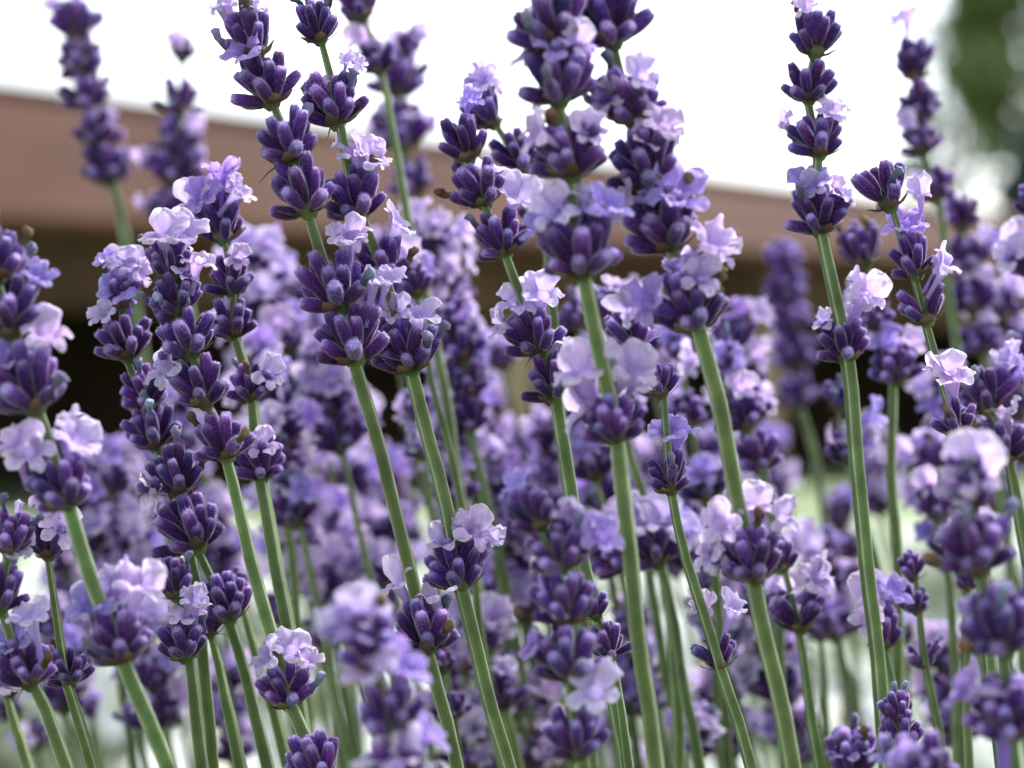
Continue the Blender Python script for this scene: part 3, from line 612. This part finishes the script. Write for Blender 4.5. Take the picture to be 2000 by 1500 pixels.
stalk('blurred far lavender whorls near the lower left corner, left of the leaning stems', 0.68, [(30, 1400, .9), (75, 1460, .9)], [(90, 1600)], nf=(1, 2), group=B)
stalk('blurred lavender whorl with flower right of the lowest sharp left-centre whorl', 0.55, [(955, 1270, .95), (985, 1380, 1.0)], [(1020, 1560)], [(965, 1190, 70)], nf=(1, 1), group=B)
stalk('blurred lavender buds squeezed between twin central-left stems near bottom', 0.52, [(868, 1310, .6), (890, 1400, .6)], [(910, 1560)], rs=.6, group=B)
stalk('blurred lavender whorl with pale flower at the bottom edge right of centre', 0.55, [(1365, 1475, 1.0)], [(1372, 1600)], [(1345, 1405, 90), (1385, 1400, 80)], group=B, rs=.9)
stalk('thin far lavender spike behind the stem at lower right of centre', 0.62, [(1548, 1370, .7), (1562, 1430, .7), (1560, 1490, .7)], [(1565, 1600)], nf=(0, 1), group=B, rs=.7)
stalk('blurred brownish lavender spike standing alone near the bottom, right side', 0.9, [(1662, 1380, 1.1), (1664, 1420, 1.1), (1666, 1460, 1.1)], [(1672, 1600)], group=B, rs=.9)
stalk('lavender head with violet flowers at the bottom edge, right of centre', 0.50, [(1665, 1520, 1.1)], [(1675, 1640)], [(1640, 1450, 80), (1700, 1445, 80)], violet=.6, group=B)
stalk('far blurred lavender spike behind the long straight stem, pale topped', 0.75, [(1640, 1030, 1.1), (1655, 1090, 1.2), (1665, 1150, 1.1)], [(1680, 1500)], [(1640, 985, 55)], nf=(1, 2), group=B)
stalk('blurred lavender flowers below the low white bloom, right of centre', 0.60, [(1600, 1245, .9)], [(1625, 1500)], nf=(2, 3), group=B)
stalk('blurred lavender whorl under the soft spike below centre, left of it', 0.58, [(1010, 1400, .9), (1040, 1500, .9)], [(1050, 1600)], nf=(1, 3), group=B)
stalk('far blurred lavender whorl at the centre bottom between green stems', 0.66, [(1210, 1440, .8), (1220, 1520, .8)], [(1230, 1650)], nf=(2, 3), group=B)
stalk('blurred lavender whorls right of the low sharp left whorl', 0.6, [(545, 1215, .8), (560, 1300, .9)], [(590, 1500)], nf=(0, 1), group=B)
stalk('blurred violet lavender spike behind the foreground spike at the right edge', 0.56, [(1830, 1010, .9), (1845, 1100, .9)], [(1870, 1400)], nf=(1, 2), group=B)
stalk('blurred pale lavender flowers at right, left of the foreground spike', 0.62, [(1740, 1190, .8), (1880, 1210, .1)][:1], [(1750, 1500)], nf=(2, 3), group=B)
stalk('blurred lavender whorl right of the slim stalk, behind the thick middle stem', 0.58, [(1130, 640, .8), (1175, 740, .9)], [(1235, 950), (1335, 1500)], nf=(1, 2), group=B)
stalk('blurred lavender whorl right of the flower-topped left stalk', 0.58, [(520, 700, .9), (535, 850, .9)], [(580, 1200)], nf=(2, 3), group=B)
stalk('blurred pale lavender whorl behind the dense club of buds', 0.60, [(870, 520, 1.0), (880, 580, .9)], [(910, 800)], [(865, 450, 80), (885, 550, 60)], nf=(0, 1), group=B)
stalk('soft lavender whorl beneath the white flower right of the sharp club stalk', 0.52, [(815, 575, .8)], [(850, 750), (900, 1000)], [(800, 490, 70)], group=B, rs=.7)
for x, y, n_, D, txt in [(500, 640, 4, .74, 'left of the sharp left-centre whorls'), (700, 880, 4, .78, 'left of the long central-left stem'), (560, 1000, 3, .8, 'above the low sharp left whorl'),
    (770, 900, 3, .72, 'between the two long central-left stems'), (960, 760, 4, .74, 'beside the brown post'), (1060, 900, 3, .7, 'below the slim stalk left of centre'), (1130, 960, 3, .76, 'left of the thick middle stem'),
    (1290, 880, 4, .7, 'right of the thick middle stem'), (1400, 850, 4, .74, 'right of the tall stalk stem'), (1500, 860, 3, .8, 'at the dark gap right of centre'), (250, 860, 4, .68, 'under the left whorls'), (130, 1060, 4, .7, 'behind the left edge stalk'),
    (420, 980, 3, .66, 'at the dense lower-left whorls'), (1700, 830, 3, .74, 'between the tall right stem and its neighbour'), (1960, 560, 4, .66, 'by the right edge, upper half'), (1940, 820, 3, .7, 'by the right edge, lower half'),
    (880, 960, 3, .74, 'above the white-flowered lowest whorl'), (660, 560, 3, .8, 'behind the sharp left-centre whorl'), (1250, 560, 3, .62, 'behind the two tall middle stalks'), (740, 460, 3, .62, 'behind the dense club stalk'),
    (330, 1120, 2, .72, 'over the wide lower-left bloom'), (960, 1040, 3, .66, 'left of the soft central spike'), (1440, 1180, 2, .72, 'under the low white bloom')]:
    st = 82 * .45 / D * 1.15
    stalk('soft pale lavender stalk in the blurred mass, ' + txt, D, [(x + q * st * .17, y + (q + 1) * st, 1.1) for q in range(n_)], [(x + n_ * st * .17 + 60, y + n_ * st + 300)], nf=(4, 7), group=B, rs=.7)
for x, y, n_, D, txt in [(500, 470, 3, .60, 'pale flowers right of the pinkish-topped left stalk'), (590, 560, 4, .64, 'just left of the double sharp whorl'), (850, 430, 3, .58, 'over the roof eave left of the slim stalk'), (880, 620, 3, .62, 'right of the round whorl with white flowers'),
    (975, 850, 3, .6, 'above the soft central spike'), (1080, 820, 3, .64, 'between slim stalk and thick middle stem'), (560, 870, 4, .6, 'left of the long central-left stem, low'), (650, 980, 3, .62, 'lower gap between left and central-left stems'), (760, 1010, 2, .66, 'between the long central-left stems, low'),
    (1190, 930, 2, .58, 'against the left side of the thick middle stem'), (1330, 960, 2, .6, 'right of the thick middle stem, low'), (1440, 620, 3, .6, 'right of the tall stalk, upper part'), (1470, 980, 3, .66, 'behind the low white bloom'), (1610, 1040, 3, .62, 'left of the long straight right-hand stem'),
    (1860, 720, 3, .6, 'behind the three-bud whorl'), (170, 880, 3, .6, 'beside the left edge stalk'), (250, 1010, 3, .6, 'left of the crowded bud whorls'),
    (330, 760, 4, .62, 'behind the white-crowned left stalk'), (930, 1100, 3, .58, 'right of the white-flowered lowest whorl'), (640, 1110, 2, .6, 'above the blurred foreground spike'), (1240, 1180, 3, .6, 'lower part of the thick middle stem'), (1530, 1260, 3, .64, 'low, right of the two-sided flower whorl'),
    (880, 1290, 3, .64, 'low between the twin stems'), (440, 1290, 3, .66, 'low in the stem bundle'), (1850, 1240, 3, .6, 'low, left of the foreground right spike'), (100, 1180, 3, .62, 'low at left behind the bloom'),
    (540, 720, 4, .56, 'right of the sharp left stalks, mid height'), (640, 660, 3, .58, 'hugging the long central-left stem'), (860, 760, 3, .58, 'between central-left stems and the violet whorl'), (1000, 1000, 3, .6, 'left flank of the soft central spike'),
    (740, 1080, 2, .6, 'just above the pale foreground spike'), (1390, 1040, 3, .58, 'left of the low white bloom'), (1150, 780, 2, .56, 'left of the thick middle stem, mid height'), (1490, 1140, 3, .58, 'below the low white bloom, right side'),
    (280, 1200, 3, .58, 'between the two lower-left blooms'), (1050, 1330, 2, .6, 'at the foot of the soft central spike'), (940, 1380, 2, .58, 'bottom edge, right of the sharp stem'), (1420, 1330, 2, .6, 'bottom, right of the antler-flowered whorl'), (1840, 860, 3, .58, 'left of the large white flower at right')]:
    st = 82 * .45 / D * 1.15
    stalk('out-of-focus lilac lavender stalk, ' + txt, D, [(x + q * st * .17, y + (q + 1) * st, 1.1) for q in range(n_)], [(x + n_ * st * .17 + 60, y + n_ * st + 300)], nf=(4, 7), group=B, rs=.7, violet=.3)
# bare-looking stems whose flowers stand above or behind others
for k, (x0, y0, x1, D, txt) in enumerate([
    (470, 1160, 560, .50, 'left of the low sharp left whorl'), (410, 1240, 465, .47, 'in the dense stem bundle at lower left'), (1395, 1180, 1410, .58, 'straight below the small sharp stalk'), (950, 860, 1080, .6, 'shaded, right of the violet whorl at centre'), (20, 1360, 60, .5, 'in the lower left corner'),
    (1765, 1250, 1775, .6, 'behind the long straight stem'), (1020, 1300, 1075, .62, 'between the sharp stem and the soft central spike'), (1890, 1150, 1890, .5, 'behind the foreground spike at right')]):
    stalk('slim lavender stem with small whorl, ' + txt, D, [(x0, y0, .6)], [((x0 + x1) / 2, (y0 + 1500) / 2), (x1, 1500)], rs=.95, nf=(0, 1), group='green lavender stems between the whorls', counts=(5, 4, 2))

# ---------------------------------------------------------------- the bush they grow from (below the frame)
bush = obj('lavender_bush', None, None, Matrix.Translation((0, 0.6, 0))); tag(bush, 'low grey-green leafy lavender bush the flower stalks grow from', 'bush')
M_LAVLEAF = leaf_mat('lavender_leaf', (0.12, 0.17, 0.09), (0.22, 0.27, 0.17), 0.2)
mb = MB()
for k in range(3600):
    a = random.uniform(0, 6.28); r_ = math.sqrt(random.random()); p = Vector((math.cos(a) * r_ * 0.45, math.sin(a) * r_ * 0.36, (0.40 * (1 - r_ ** 3 * 0.6)) * random.uniform(0.55, 1)))
    d = Vector((math.cos(a) * r_ + random.gauss(0, .35), math.sin(a) * r_ + random.gauss(0, .35), 1)).normalized(); s_ = d.cross(Vector((random.gauss(0, 1), random.gauss(0, 1), 0.1))).normalized() * 0.0019; l_ = random.uniform(.03, .05); t_ = random.random()
    b = len(mb.V)
    for q in (p, p + d * l_ * .5 + s_, p + d * l_, p + d * l_ * .5 - s_): mb.v(q, t_)
    mb.f((b, b + 1, b + 2, b + 3))
obj('foliage', mb.build('foliage', [M_LAVLEAF]), bush)['kind'] = 'stuff'
mb = MB()
for k in range(40):
    a = random.uniform(0, 6.28); r_ = random.random() * 0.4
    mb.tube([Vector((math.cos(a) * .04, math.sin(a) * .04, 0)), Vector((math.cos(a) * r_ * .6, math.sin(a) * r_ * .5, .18)), Vector((math.cos(a) * r_, math.sin(a) * r_ * .8, .36))], [.006, .004, .002], 5)
obj('woody_branch', mb.build('woody_branch', [M_BARK]), bush)
